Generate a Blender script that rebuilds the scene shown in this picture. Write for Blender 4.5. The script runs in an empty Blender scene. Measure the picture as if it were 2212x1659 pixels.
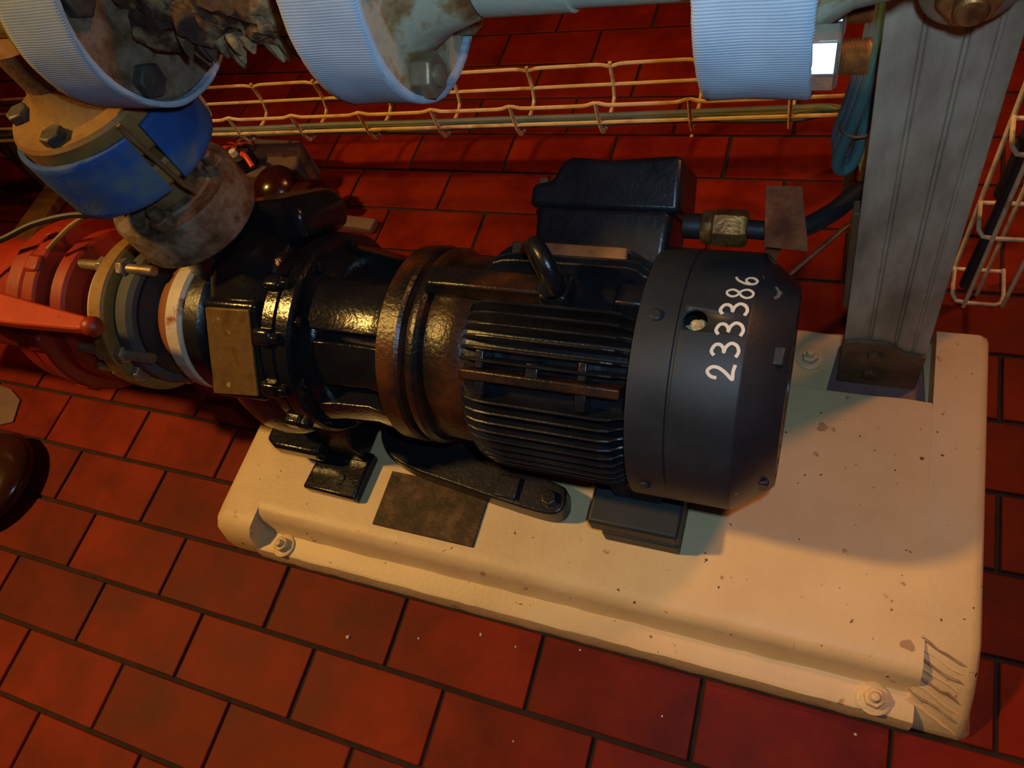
import bpy, bmesh, math, random
from math import sin, cos, pi, radians
from mathutils import Vector, Matrix, noise

random.seed(7)
scene = bpy.context.scene
COL = scene.collection

# ------------------------------------------------------------------ camera, world, light
cam_d = bpy.data.cameras.new('camera')
cam = bpy.data.objects.new('camera', cam_d)
COL.objects.link(cam)
RX = Vector((0.92160179, 0.28410464, -0.26445171))
RY = Vector((0.12957388, -0.86744961, -0.4803559))
RZ = Vector((-0.36586987, 0.40843082, -0.83625565))
CAM = Vector((0.66990548, -0.12088216, 0.95136562))
m = Matrix((( RX.x, -RY.x, -RZ.x, CAM.x), (RX.y, -RY.y, -RZ.y, CAM.y), (RX.z, -RY.z, -RZ.z, CAM.z), (0, 0, 0, 1)))
cam.matrix_world = m
cam_d.sensor_fit = 'HORIZONTAL'
cam_d.sensor_width = 36.0
cam_d.lens = 1593.01 / 2212.0 * 36.0
cam_d.clip_start = 0.02
scene.camera = cam

scene.view_settings.view_transform = 'Standard'
scene.view_settings.look = 'None'
scene.view_settings.gamma = 1.0
scene.view_settings.use_curve_mapping = False
scene.view_settings.exposure = 0.0

w = bpy.data.worlds.new('dim_plant_room')
scene.world = w
w.use_nodes = True
bg = w.node_tree.nodes['Background']
bg.inputs[0].default_value = (1.0, 0.45, 0.22, 1)
bg.inputs[1].default_value = 0.010


def area_light(name, loc, target, size, power, color):
    d = bpy.data.lights.new(name, 'AREA')
    d.shape = 'DISK'
    d.size = size
    d.energy = power
    d.color = color
    o = bpy.data.objects.new(name, d)
    COL.objects.link(o)
    o.location = loc
    o.rotation_euler = (Vector(target) - Vector(loc)).to_track_quat('-Z', 'Y').to_euler()
    return o


def spot_light(name, loc, target, cone, blend, soft, power, color):
    d = bpy.data.lights.new(name, 'SPOT')
    d.energy = power
    d.color = color
    d.spot_size = radians(cone)
    d.spot_blend = blend
    d.shadow_soft_size = soft
    o = bpy.data.objects.new(name, d)
    COL.objects.link(o)
    o.location = loc
    o.rotation_euler = (Vector(target) - Vector(loc)).to_track_quat('-Z', 'Y').to_euler()
    return o


# all three stand outside the picture: a shaded sodium lamp high on the left (foot shadows to the right, glints on the pump),
# a second one high behind on the right (warm light in the motor's shade), and the camera's own weak flash (glare on the nut)
spot_light('sodium_lamp_left_offscreen', (-1.70, -0.24, 2.73), (0.26, -0.08, 0.0), 54, 0.80, 0.11, 285.0, (1.0, 0.55, 0.13))
area_light('sodium_lamp_back_right_offscreen', (2.15, 1.60, 2.75), (0.3, 0.2, 0.0), 0.36, 31.0, (1.0, 0.36, 0.10))
spot_light('camera_flash_offscreen', CAM + RX * 0.035 - RY * 0.045, CAM + RX * 0.035 - RY * 0.045 + RZ, 104, 0.7, 0.012, 8.0, (0.46, 0.74, 1.0))


# ------------------------------------------------------------------ materials
def mat(name, cols, scale=12.0, rough=0.5, metal=0.0, bump=0.0, bscale=60.0, detail=6.0, rough2=None,
        spread=(0.35, 0.65), coat=0.0, specks=None, tile=False, rib=None, stretch=None, spec=0.5):
    """cols: list of colours mixed by noise; specks: (colour, scale, threshold)"""
    M = bpy.data.materials.new(name)
    M.use_nodes = True
    nt = M.node_tree
    N, L = nt.nodes, nt.links
    b = N['Principled BSDF']
    tc = N.new('ShaderNodeTexCoord')
    co = tc.outputs['Object']
    if stretch:
        mp = N.new('ShaderNodeMapping')
        mp.inputs['Scale'].default_value = stretch
        L.new(co, mp.inputs['Vector'])
        co = mp.outputs['Vector']
    if tile:
        oi = N.new('ShaderNodeObjectInfo')
        va = N.new('ShaderNodeVectorMath')
        va.operation = 'ADD'
        L.new(co, va.inputs[0])
        ms = N.new('ShaderNodeVectorMath')
        ms.operation = 'SCALE'
        ms.inputs['Scale'].default_value = 3.0
        L.new(oi.outputs['Location'], ms.inputs[0])
        L.new(ms.outputs[0], va.inputs[1])
        co = va.outputs[0]
    nz = N.new('ShaderNodeTexNoise')
    nz.inputs['Scale'].default_value = scale
    nz.inputs['Detail'].default_value = detail
    nz.inputs['Roughness'].default_value = 0.62
    L.new(co, nz.inputs['Vector'])
    ramp = N.new('ShaderNodeValToRGB')
    e = ramp.color_ramp.elements
    k = len(cols)
    for i in range(k):
        p = spread[0] + (spread[1] - spread[0]) * (i / max(1, k - 1))
        el = e[i] if i < 2 else e.new(p)
        el.position = p
        el.color = (*cols[i], 1)
    if k == 1:
        e[1].color = (*cols[0], 1)
    L.new(nz.outputs['Fac'], ramp.inputs['Fac'])
    out = ramp.outputs['Color']
    if tile:
        oi2 = N.new('ShaderNodeObjectInfo')
        hs = N.new('ShaderNodeHueSaturation')
        mr = N.new('ShaderNodeMapRange')
        mr.inputs['To Min'].default_value = 0.78
        mr.inputs['To Max'].default_value = 1.15
        L.new(oi2.outputs['Random'], mr.inputs['Value'])
        L.new(mr.outputs[0], hs.inputs['Value'])
        L.new(out, hs.inputs['Color'])
        out = hs.outputs['Color']
    if specks:
        for (sc, ss, th) in specks:
            n2 = N.new('ShaderNodeTexNoise')
            n2.inputs['Scale'].default_value = ss
            n2.inputs['Detail'].default_value = 3.0
            L.new(co, n2.inputs['Vector'])
            r2 = N.new('ShaderNodeValToRGB')
            r2.color_ramp.elements[0].position = th
            r2.color_ramp.elements[1].position = th + 0.03
            L.new(n2.outputs['Fac'], r2.inputs['Fac'])
            mx = N.new('ShaderNodeMix')
            mx.data_type = 'RGBA'
            L.new(r2.outputs['Color'], mx.inputs['Factor'])
            L.new(out, mx.inputs['A'])
            mx.inputs['B'].default_value = (*sc, 1)
            out = mx.outputs['Result']
    L.new(out, b.inputs['Base Color'])
    b.inputs['Metallic'].default_value = metal
    b.inputs['Specular IOR Level'].default_value = spec
    b.inputs['Roughness'].default_value = rough
    if rough2 is not None:
        mr = N.new('ShaderNodeMapRange')
        mr.inputs['To Min'].default_value = rough
        mr.inputs['To Max'].default_value = rough2
        L.new(nz.outputs['Fac'], mr.inputs['Value'])
        L.new(mr.outputs[0], b.inputs['Roughness'])
    if coat:
        b.inputs['Coat Weight'].default_value = coat
        b.inputs['Coat Roughness'].default_value = 0.12
    if bump or rib:
        bp = N.new('ShaderNodeBump')
        bp.inputs['Distance'].default_value = 0.002
        bp.inputs['Strength'].default_value = bump if bump else 0.3
        nb = N.new('ShaderNodeTexNoise')
        nb.inputs['Scale'].default_value = bscale
        nb.inputs['Detail'].default_value = 4.0
        L.new(co, nb.inputs['Vector'])
        h = nb.outputs['Fac']
        if rib:
            wv = N.new('ShaderNodeTexWave')
            wv.bands_direction = rib[1]
            wv.inputs['Scale'].default_value = rib[0]
            wv.inputs['Distortion'].default_value = 0.4
            L.new(co, wv.inputs['Vector'])
            ad = N.new('ShaderNodeMath')
            ad.operation = 'ADD'
            L.new(wv.outputs['Fac'], ad.inputs[0])
            L.new(h, ad.inputs[1])
            h = ad.outputs[0]
        L.new(h, bp.inputs['Height'])
        L.new(bp.outputs['Normal'], b.inputs['Normal'])
    return M


M = {}
M['tile'] = mat('red_quarry_tile', [(0.105, 0.0046, 0.0005), (0.155, 0.0085, 0.0009), (0.205, 0.0145, 0.0016)], 9, 0.48, spec=0.14, bump=0.10, bscale=180,
                rough2=0.62, tile=True, spread=(0.34, 0.66))
M['grout'] = mat('dark_grout', [(0.008, 0.005, 0.003), (0.022, 0.013, 0.006)], 40, 0.9, bump=0.4, bscale=200)
M['base'] = mat('cream_painted_concrete', [(0.58, 0.40, 0.20), (0.68, 0.48, 0.245), (0.74, 0.54, 0.29)], 7, 0.38, bump=0.22, bscale=150, rough2=0.6,
                specks=[((0.10, 0.045, 0.015), 105, 0.70), ((0.40, 0.24, 0.11), 34, 0.69)], spread=(0.3, 0.7))
M['base_chip'] = mat('bare_concrete', [(0.22, 0.13, 0.07), (0.44, 0.30, 0.18)], 30, 0.85, bump=0.8, bscale=90)
M['patch'] = mat('rusty_steel_shim', [(0.012, 0.006, 0.004), (0.045, 0.020, 0.009), (0.11, 0.062, 0.032)], 38, 0.55, metal=0.3, bump=0.35, bscale=120,
                 spread=(0.38, 0.72))
M['black'] = mat('black_machine_paint', [(0.008, 0.008, 0.011), (0.015, 0.015, 0.019)], 20, 0.22, bump=0.22, bscale=190, rough2=0.42)
M['gloss'] = mat('thick_gloss_black_paint', [(0.006, 0.006, 0.008), (0.012, 0.012, 0.014)], 15, 0.13, bump=0.22, bscale=230, rough2=0.24)
M['cover'] = mat('dark_blue_grey_paint', [(0.016, 0.019, 0.024), (0.026, 0.029, 0.036)], 14, 0.42, bump=0.06, bscale=220, rough2=0.6)
M['cone'] = mat('dark_chipped_paint', [(0.018, 0.018, 0.021), (0.028, 0.026, 0.030)], 18, 0.40, bump=0.1, bscale=200,
                specks=[((0.45, 0.28, 0.22), 42, 0.655)])
M['rustband'] = mat('rust_stained_black_paint', [(0.007, 0.007, 0.008), (0.012, 0.009, 0.008), (0.045, 0.016, 0.006), (0.10, 0.030, 0.009)], 8, 0.2, bump=0.4, bscale=200,
                    rough2=0.45, spread=(0.36, 0.63))
M['rust'] = mat('brown_rust', [(0.07, 0.028, 0.010), (0.16, 0.07, 0.022), (0.24, 0.12, 0.045)], 24, 0.75, bump=0.6, bscale=110)
M['brown_paint'] = mat('brown_stained_flange', [(0.18, 0.085, 0.018), (0.30, 0.155, 0.034), (0.22, 0.092, 0.020)], 16, 0.6, bump=0.3, bscale=120)
M['greyrust'] = mat('grey_green_paint_with_rust', [(0.30, 0.30, 0.22), (0.36, 0.34, 0.24), (0.24, 0.15, 0.06), (0.14, 0.055, 0.018)], 22, 0.55,
                    bump=0.4, bscale=110, spread=(0.36, 0.63))
M['dirty'] = mat('dirty_rusted_steel', [(0.030, 0.014, 0.007), (0.11, 0.060, 0.026), (0.20, 0.15, 0.10), (0.09, 0.032, 0.012)], 26, 0.6,
                 bump=0.5, bscale=120, spread=(0.32, 0.7))
M['ragged'] = mat('crumbling_lagging', [(0.022, 0.009, 0.005), (0.07, 0.028, 0.012), (0.34, 0.24, 0.11)], 26, 0.8, bump=0.9, bscale=120, spread=(0.36, 0.66))
M['paintpipe'] = mat('pale_green_pipe_paint', [(0.36, 0.40, 0.33), (0.42, 0.42, 0.30), (0.26, 0.13, 0.05)], 16, 0.45, bump=0.2, bscale=120, spread=(0.42, 0.68))
M['guard'] = mat('grey_fabric_band', [(0.27, 0.35, 0.45), (0.37, 0.45, 0.55)], 14, 0.95, bump=0.22, bscale=500, rib=(170, 'Z'))
M['blueguard'] = mat('worn_blue_fabric_band', [(0.012, 0.07, 0.27), (0.016, 0.085, 0.32), (0.10, 0.15, 0.20), (0.17, 0.19, 0.20)], 9, 0.8,
                     bump=0.2, bscale=300, spread=(0.44, 0.74), detail=3)
M['steel'] = mat('bright_zinc_steel', [(0.62, 0.60, 0.54), (0.75, 0.73, 0.68)], 30, 0.34, metal=0.9, bump=0.3, bscale=60)
M['bolt'] = mat('dull_bolt_steel', [(0.24, 0.17, 0.10), (0.38, 0.30, 0.20)], 30, 0.45, metal=0.6, bump=0.2, bscale=160)
M['darkbolt'] = mat('grimy_bolt_steel', [(0.05, 0.045, 0.04), (0.13, 0.12, 0.10)], 25, 0.5, metal=0.4, bump=0.3, bscale=150)
M['brass'] = mat('corroded_brass', [(0.30, 0.12, 0.035), (0.46, 0.21, 0.06), (0.20, 0.07, 0.025)], 45, 0.42, metal=0.7, bump=0.4, bscale=150)
M['plate'] = mat('tarnished_brass_plate', [(0.17, 0.085, 0.022), (0.28, 0.15, 0.045), (0.21, 0.11, 0.04)], 28, 0.42, metal=0.45, bump=0.25, bscale=90,
                 specks=[((0.60, 0.42, 0.16), 40, 0.64)])
M['copper'] = mat('scratched_copper_sheet', [(0.14, 0.030, 0.010), (0.28, 0.075, 0.025), (0.42, 0.16, 0.06)], 26, 0.7, metal=0.0, bump=0.2, bscale=90, spec=0.15)
M['wire'] = mat('tarnished_tray_wire', [(0.66, 0.44, 0.18), (0.80, 0.60, 0.32), (0.50, 0.24, 0.08)], 18, 0.5, metal=0.2, bump=0.2, bscale=200)
M['teal'] = mat('teal_cable_sheath', [(0.05, 0.13, 0.13), (0.09, 0.18, 0.17)], 20, 0.5)
M['teal2'] = mat('grey_blue_cable_sheath', [(0.08, 0.11, 0.13), (0.13, 0.16, 0.17)], 20, 0.5)
M['green'] = mat('yellow_green_cable_sheath', [(0.10, 0.10, 0.03), (0.13, 0.12, 0.05)], 20, 0.5)
M['rubber'] = mat('black_rubber', [(0.010, 0.010, 0.011), (0.020, 0.019, 0.020)], 20, 0.55)
M['post'] = mat('weathered_galvanised_steel', [(0.25, 0.18, 0.115), (0.39, 0.29, 0.20), (0.52, 0.41, 0.29)], 22, 0.6, metal=0.1, bump=0.35, bscale=160,
                specks=[((0.26, 0.11, 0.04), 24, 0.70)], stretch=(1, 1, 0.35))
M['shoe'] = mat('dark_rusted_shoe', [(0.11, 0.050, 0.020), (0.20, 0.095, 0.040)], 30, 0.65, bump=0.5, bscale=120)
M['red'] = mat('red_valve_paint', [(0.24, 0.014, 0.005), (0.34, 0.026, 0.008)], 12, 0.45, bump=0.1, bscale=120)
M['orange'] = mat('orange_red_lever_paint', [(0.46, 0.036, 0.010), (0.56, 0.055, 0.015)], 14, 0.5, bump=0.1, bscale=150, specks=[((0.16, 0.04, 0.02), 40, 0.72)])
M['darkred'] = mat('dark_red_gloss', [(0.022, 0.003, 0.002), (0.040, 0.005, 0.003)], 12, 0.22, bump=0.1, bscale=80)
M['browncap'] = mat('dark_brown_gloss', [(0.030, 0.008, 0.004), (0.045, 0.013, 0.006)], 12, 0.2)
M['chalk'] = mat('white_paint_marker', [(0.80, 0.72, 0.66)], 10, 0.7)
M['foam'] = mat('yellowed_rag', [(0.28, 0.19, 0.08), (0.72, 0.58, 0.34)], 70, 0.9, bump=0.8, bscale=200)
M['cream'] = mat('cream_gasket', [(0.50, 0.42, 0.27), (0.56, 0.47, 0.31)], 16, 0.7)
M['redwire'] = mat('red_wire', [(0.75, 0.06, 0.02)], 10, 0.5)
M['crumb'] = mat('pale_crumb', [(0.55, 0.46, 0.34), (0.70, 0.62, 0.50)], 90, 0.9)
M['scrap'] = mat('grey_pink_scrap', [(0.15, 0.085, 0.075), (0.19, 0.11, 0.095)], 30, 0.8)
M['greyblock'] = mat('dusty_grey_brown_block', [(0.10, 0.06, 0.045), (0.14, 0.085, 0.06)], 14, 0.85, bump=0.3, bscale=120)
M['white'] = mat('white_rusted_paint', [(0.55, 0.47, 0.34), (0.60, 0.52, 0.40), (0.26, 0.07, 0.025)], 20, 0.5, bump=0.3, bscale=120, spread=(0.46, 0.60))
M['orangebrown'] = mat('orange_brown_rubber', [(0.20, 0.065, 0.016), (0.27, 0.09, 0.024)], 14, 0.6)
M['greyrubber'] = mat('grey_rubber', [(0.055, 0.055, 0.055), (0.075, 0.074, 0.072)], 14, 0.7)


# ------------------------------------------------------------------ mesh builder
class MB:
    def __init__(self):
        self.v, self.f = [], []

    def add(self, vs, fs):
        n = len(self.v)
        self.v += [Vector(p) for p in vs]
        self.f += [tuple(i + n for i in q) for q in fs]
        return self

    def box(self, c, s, rot=None, ax=None):
        c = Vector(c)
        hx, hy, hz = s[0] / 2, s[1] / 2, s[2] / 2
        R = rot if rot is not None else Matrix.Identity(3)
        vs = [c + R @ Vector((x * hx, y * hy, z * hz)) for x in (-1, 1) for y in (-1, 1) for z in (-1, 1)]
        return self.add(vs, [(0, 1, 3, 2), (4, 6, 7, 5), (0, 4, 5, 1), (2, 3, 7, 6), (0, 2, 6, 4), (1, 5, 7, 3)])

    def prism(self, poly, o, u, v, n, h0, h1):
        """poly of (a,b) in frame o+a*u+b*v, extruded along n from h0 to h1"""
        o, u, v, n = Vector(o), Vector(u), Vector(v), Vector(n)
        k = len(poly)
        vs = [o + u * a + v * b + n * h0 for a, b in poly] + [o + u * a + v * b + n * h1 for a, b in poly]
        fs = [tuple(range(k - 1, -1, -1)), tuple(range(k, 2 * k))]
        fs += [(i, (i + 1) % k, (i + 1) % k + k, i + k) for i in range(k)]
        return self.add(vs, fs)

    def lathe(self, prof, o, d=(1, 0, 0), seg=64, a0=0.0, a1=360.0, rf=None, closed=False):
        """prof: list of (t, r) along axis d from origin o"""
        o, d = Vector(o), Vector(d).normalized()
        if abs(d.x) > 0.9:
            u, v = Vector((0, 1, 0)), Vector((0, 0, 1))
        else:
            u = Vector((1, 0, 0)) if abs(d.z) > 0.9 else d.cross(Vector((0, 0, 1))).normalized()
            v = d.cross(u).normalized()
        full = abs(a1 - a0) >= 359.9
        k = seg if full else seg + 1
        vs, fs = [], []
        for (t, r) in prof:
            for i in range(k):
                a = radians(a0 + (a1 - a0) * i / seg)
                rr = r if rf is None else rf(t, r, a)
                vs.append(o + d * t + (u * cos(a) + v * sin(a)) * rr)
        P = len(prof)
        rows = P if closed else P - 1
        for j in range(rows):
            jn = (j + 1) % P
            for i in range(k if full else k - 1):
                i2 = (i + 1) % k
                fs.append((j * k + i, j * k + i2, jn * k + i2, jn * k + i))
        if not closed:
            if full:
                if prof[0][1] > 1e-6:
                    fs.append(tuple(range(k - 1, -1, -1)))
                if prof[-1][1] > 1e-6:
                    fs.append(tuple((P - 1) * k + i for i in range(k)))
            else:
                pass
        if not full and closed:
            fs.append(tuple(j * k for j in range(P)))
            fs.append(tuple(j * k + k - 1 for j in range(P - 1, -1, -1)))
        return self.add(vs, fs)

    def tube(self, pts, r, seg=8, caps=True):
        pts = [Vector(p) for p in pts]
        k = len(pts)
        vs, fs = [], []
        prev = None
        for i, p in enumerate(pts):
            t = (pts[min(i + 1, k - 1)] - pts[max(i - 1, 0)]).normalized()
            if prev is None:
                ref = Vector((0, 0, 1)) if abs(t.z) < 0.9 else Vector((1, 0, 0))
                u = t.cross(ref).normalized()
            else:
                u = (prev - t * prev.dot(t)).normalized()
            prev = u
            v = t.cross(u)
            rr = r[i] if isinstance(r, (list, tuple)) else r
            for j in range(seg):
                a = 2 * pi * j / seg
                vs.append(p + (u * cos(a) + v * sin(a)) * rr)
        for i in range(k - 1):
            for j in range(seg):
                fs.append((i * seg + j, i * seg + (j + 1) % seg, (i + 1) * seg + (j + 1) % seg, (i + 1) * seg + j))
        if caps:
            fs.append(tuple(range(seg - 1, -1, -1)))
            fs.append(tuple((k - 1) * seg + j for j in range(seg)))
        return self.add(vs, fs)

    def hexa(self, o, d, r, h0, h1, phase=0.0):
        """chamfered hex head / nut along d"""
        o, d = Vector(o), Vector(d).normalized()
        ref = Vector((0, 0, 1)) if abs(d.z) < 0.9 else Vector((1, 0, 0))
        u = d.cross(ref).normalized()
        v = d.cross(u)
        c = (h1 - h0) * 0.14
        vs = []
        for t, rr in ((h0, r), (h1 - c, r), (h1, r * 0.87)):
            for i in range(6):
                a = phase + i * pi / 3
                vs.append(o + d * t + (u * cos(a) + v * sin(a)) * rr)
        fs = [tuple(range(5, -1, -1)), tuple(range(12, 18))]
        for j in range(2):
            for i in range(6):
                fs.append((j * 6 + i, j * 6 + (i + 1) % 6, j * 6 + 6 + (i + 1) % 6, j * 6 + 6 + i))
        return self.add(vs, fs)

    def torus(self, c, n, R_, r, seg=32, ring=12):
        c, n = Vector(c), Vector(n).normalized()
        ref = Vector((0, 0, 1)) if abs(n.z) < 0.9 else Vector((1, 0, 0))
        u = n.cross(ref).normalized()
        v = n.cross(u)
        vs, fs = [], []
        for i in range(seg):
            a = 2 * pi * i / seg
            dd = u * cos(a) + v * sin(a)
            for j in range(ring):
                b_ = 2 * pi * j / ring
                vs.append(c + dd * (R_ + r * cos(b_)) + n * (r * sin(b_)))
        for i in range(seg):
            for j in range(ring):
                fs.append((i * ring + j, ((i + 1) % seg) * ring + j, ((i + 1) % seg) * ring + (j + 1) % ring, i * ring + (j + 1) % ring))
        return self.add(vs, fs)


ORG = {}


def obj(name, mb, material, parent=None, bevel=0.0, smooth=True, kind=None, label=None, origin=None, bseg=2, angle=35):
    if origin is None:
        if parent is not None:
            origin = ORG[parent.name]
        else:
            xs = [p.x for p in mb.v]
            ys = [p.y for p in mb.v]
            zs = [p.z for p in mb.v]
            origin = Vector(((min(xs) + max(xs)) / 2, (min(ys) + max(ys)) / 2, min(zs)))
    origin = Vector(origin)
    me = bpy.data.meshes.new(name)
    me.from_pydata([tuple(p - origin) for p in mb.v], [], mb.f)
    bm = bmesh.new()
    bm.from_mesh(me)
    bmesh.ops.recalc_face_normals(bm, faces=bm.faces)
    bm.to_mesh(me)
    bm.free()
    if smooth:
        for p in me.polygons:
            p.use_smooth = True
        me.set_sharp_from_angle(angle=radians(angle))
    me.materials.append(M[material] if isinstance(material, str) else material)
    o = bpy.data.objects.new(name, me)
    COL.objects.link(o)
    if parent is not None:
        o.parent = parent
        o.location = origin - ORG[parent.name]
    else:
        o.location = origin
    ORG[o.name] = origin
    if bevel:
        md = o.modifiers.new('bevel', 'BEVEL')
        md.width = bevel
        md.segments = bseg
        md.limit_method = 'ANGLE'
        md.angle_limit = radians(40)
    if kind:
        o['kind'] = kind
    if label:
        o['label'] = label
    return o


def thing(name, loc, label, cat, group=None):
    o = bpy.data.objects.new(name, None)
    o.empty_display_size = 0.05
    COL.objects.link(o)
    o.location = loc
    ORG[o.name] = Vector(loc)
    return tag(o, label, cat, group)


def tag(o, label, cat, group=None):
    o['label'] = label
    o['category'] = cat
    if group:
        o['group'] = group
    return o


def spline(pts, n=8):
    """Catmull-Rom through points (any dimension tuples)"""
    P = [Vector(p) for p in pts]
    out = []
    for i in range(len(P) - 1):
        p0, p1, p2, p3 = P[max(i - 1, 0)], P[i], P[i + 1], P[min(i + 2, len(P) - 1)]
        for k in range(n):
            t = k / n
            out.append(0.5 * ((2 * p1) + (p2 - p0) * t + (2 * p0 - 5 * p1 + 4 * p2 - p3) * t * t + (3 * p1 - p0 - 3 * p2 + p3) * t ** 3))
    out.append(P[-1])
    return out


X_ = Vector((1, 0, 0))
Y_ = Vector((0, 1, 0))
Z_ = Vector((0, 0, 1))

# ------------------------------------------------------------------ floor
floor = obj('floor', MB().box((0, 0.6, -0.022), (5.0, 5.0, 0.036)), 'grout', origin=(0, 0.6, -0.04), kind='structure', smooth=False)
ROW = 0.09685
TW, TH = 0.1945, ROW - 0.0055
tv = []
ch = 0.0012
for z, i in ((-0.006, 0.0), (-ch, 0.0), (0.0, ch)):
    tv += [(-TW / 2 + i, -TH / 2 + i, z), (TW / 2 - i, -TH / 2 + i, z), (TW / 2 - i, TH / 2 - i, z), (-TW / 2 + i, TH / 2 - i, z)]
tf = [(8, 9, 10, 11)]
for j in (0, 4):
    tf += [(j + i, j + (i + 1) % 4, j + 4 + (i + 1) % 4, j + 4 + i) for i in range(4)]
tile_me = bpy.data.meshes.new('tile')
tile_me.from_pydata(tv, [], tf)
tile_me.materials.append(M['tile'])


def pix(p):
    q = Vector(p) - CAM
    x, y, z = RX.dot(q), RY.dot(q), RZ.dot(q)
    if z < 0.05:
        return (-9e9, -9e9)
    return (1106 + 1593 * x / z, 829.5 + 1593 * y / z)


far = MB()
ntile = 0
for j in range(-22, 9):
    odd = j % 2
    dx = {0: 0.005, 1: -0.004, -1: 0.001}.get(j, random.uniform(-0.002, 0.002))
    for i in range(-14, 12):
        u0 = i * 2 + (1 if odd else 0)
        cx = (u0 + 1) * 0.1 + dx + random.uniform(-0.0007, 0.0007)
        cy = -ROW * (j + 0.5)
        if abs(cx) > 2.3 or abs(cy - 0.6) > 2.3:
            continue
        pp = [pix((cx + sx * TW / 2, cy + sy * TH / 2, 0)) for sx in (-1, 1) for sy in (-1, 1)]
        hid = (-0.09 < cx - TW / 2 and cx + TW / 2 < 0.86 and cy - TH / 2 > 0.01 and cy + TH / 2 < 0.46)
        vis = max(p[0] for p in pp) > -20 and min(p[0] for p in pp) < 2232 and max(p[1] for p in pp) > -10 and min(p[1] for p in pp) < 1669
        dz = random.uniform(-0.0006, 0.0003)
        if hid:
            continue
        if vis:
            o = bpy.data.objects.new('tile', tile_me)
            COL.objects.link(o)
            o.parent = floor
            o.location = Vector((cx, cy, dz)) - ORG['floor']
            o.rotation_euler = (random.uniform(-0.003, 0.003), random.uniform(-0.002, 0.002), 0)
            ntile += 1
        else:
            far.add([(cx + a, cy + b_, c + dz) for a, b_, c in tv], tf)
obj('tile_surround', far, 'tile', floor, smooth=False, kind='stuff')
print('tiles', ntile)

# ------------------------------------------------------------------ pump base (plinth)
HB = 0.065
base = thing('pump_base', (0.384, 0.238, 0), 'long cream painted concrete base plinth carrying the black pump and motor', 'plinth')


def extr_x(mb, prof, x0, x1, n=1, jit=0.0):
    k = len(prof)
    vs, fs = [], []
    for s in range(n + 1):
        x = x0 + (x1 - x0) * s / n
        for (y, z) in prof:
            q = noise.noise(Vector((x * 40, y * 50, z * 50))) * jit
            vs.append((x, y + q * 0.8, max(0.0, z + q * 0.5)))
    for s in range(n):
        for i in range(k):
            fs.append((s * k + i, s * k + (i + 1) % k, (s + 1) * k + (i + 1) % k, (s + 1) * k + i))
    fs.append(tuple(range(k - 1, -1, -1)))
    fs.append(tuple(n * k + i for i in range(k)))
    return mb.add(vs, fs)


b1 = MB()
mid = [(0.000, 0.0), (0.001, 0.012), (0.006, 0.0255), (0.010, 0.027), (0.034, 0.028), (0.0375, 0.033), (0.043, 0.052), (0.049, 0.061), (0.057, 0.0645),
       (0.068, HB), (0.36, HB), (0.366, 0.0635), (0.369, 0.058), (0.372, 0.030), (0.470, 0.029), (0.476, 0.024), (0.478, 0.0)]
extr_x(b1, mid, -0.045, 0.82, 60, 0.0016)
endL = [(0.004, 0.0), (0.006, 0.030), (0.014, 0.055), (0.026, 0.064), (0.045, HB), (0.45, HB), (0.466, 0.062), (0.474, 0.052), (0.478, 0.0)]
endR = [(0.004, 0.0), (0.007, 0.012), (0.022, 0.026), (0.042, 0.042), (0.062, 0.056), (0.088, HB), (0.455, HB), (0.470, 0.062), (0.476, 0.052), (0.478, 0.0)]


def end_block(mb, prof, xin, xout, n=5):
    """prismatic end with tapered, rounded outer side"""
    k = len(prof)
    yc = 0.24
    rings = []
    steps = [(0.0, 1.0, 1.0), (0.80, 1.0, 1.0), (0.92, 0.985, 0.985), (0.975, 0.965, 0.93)]
    for t, sy, sz in steps:
        x = xin + (xout - xin) * t
        ring = []
        for (y, z) in prof:
            q = noise.noise(Vector((x * 60, y * 45, z * 45))) * 0.0018
            ring.append((x + (z == 0) * (xout - xin) * 0.08 * t + q * t, yc + (y - yc) * sy + q * 0.7, z * sz))
        rings.append(ring)
    vs = [p for r_ in rings for p in r_]
    fs = []
    for s in range(len(rings) - 1):
        for i in range(k):
            fs.append((s * k + i, s * k + (i + 1) % k, (s + 1) * k + (i + 1) % k, (s + 1) * k + i))
    fs.append(tuple(range(k - 1, -1, -1)))
    fs.append(tuple((len(rings) - 1) * k + i for i in range(k)))
    mb.add(vs, fs)


end_block(b1, endL, -0.040, -0.108)
end_block(b1, endR, 0.815, 0.8735)
obj('plinth_body', b1, 'base', base, angle=40)
# broken bare corner: chipped ridges on the sloping front right corner


def slope_z(y):
    P = endR
    for (ya, za), (yb, zb) in zip(P[:6], P[1:6]):
        if ya <= y <= yb:
            return za + (zb - za) * (y - ya) / (yb - ya)
    return HB if y > 0.08 else 0.0


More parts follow.
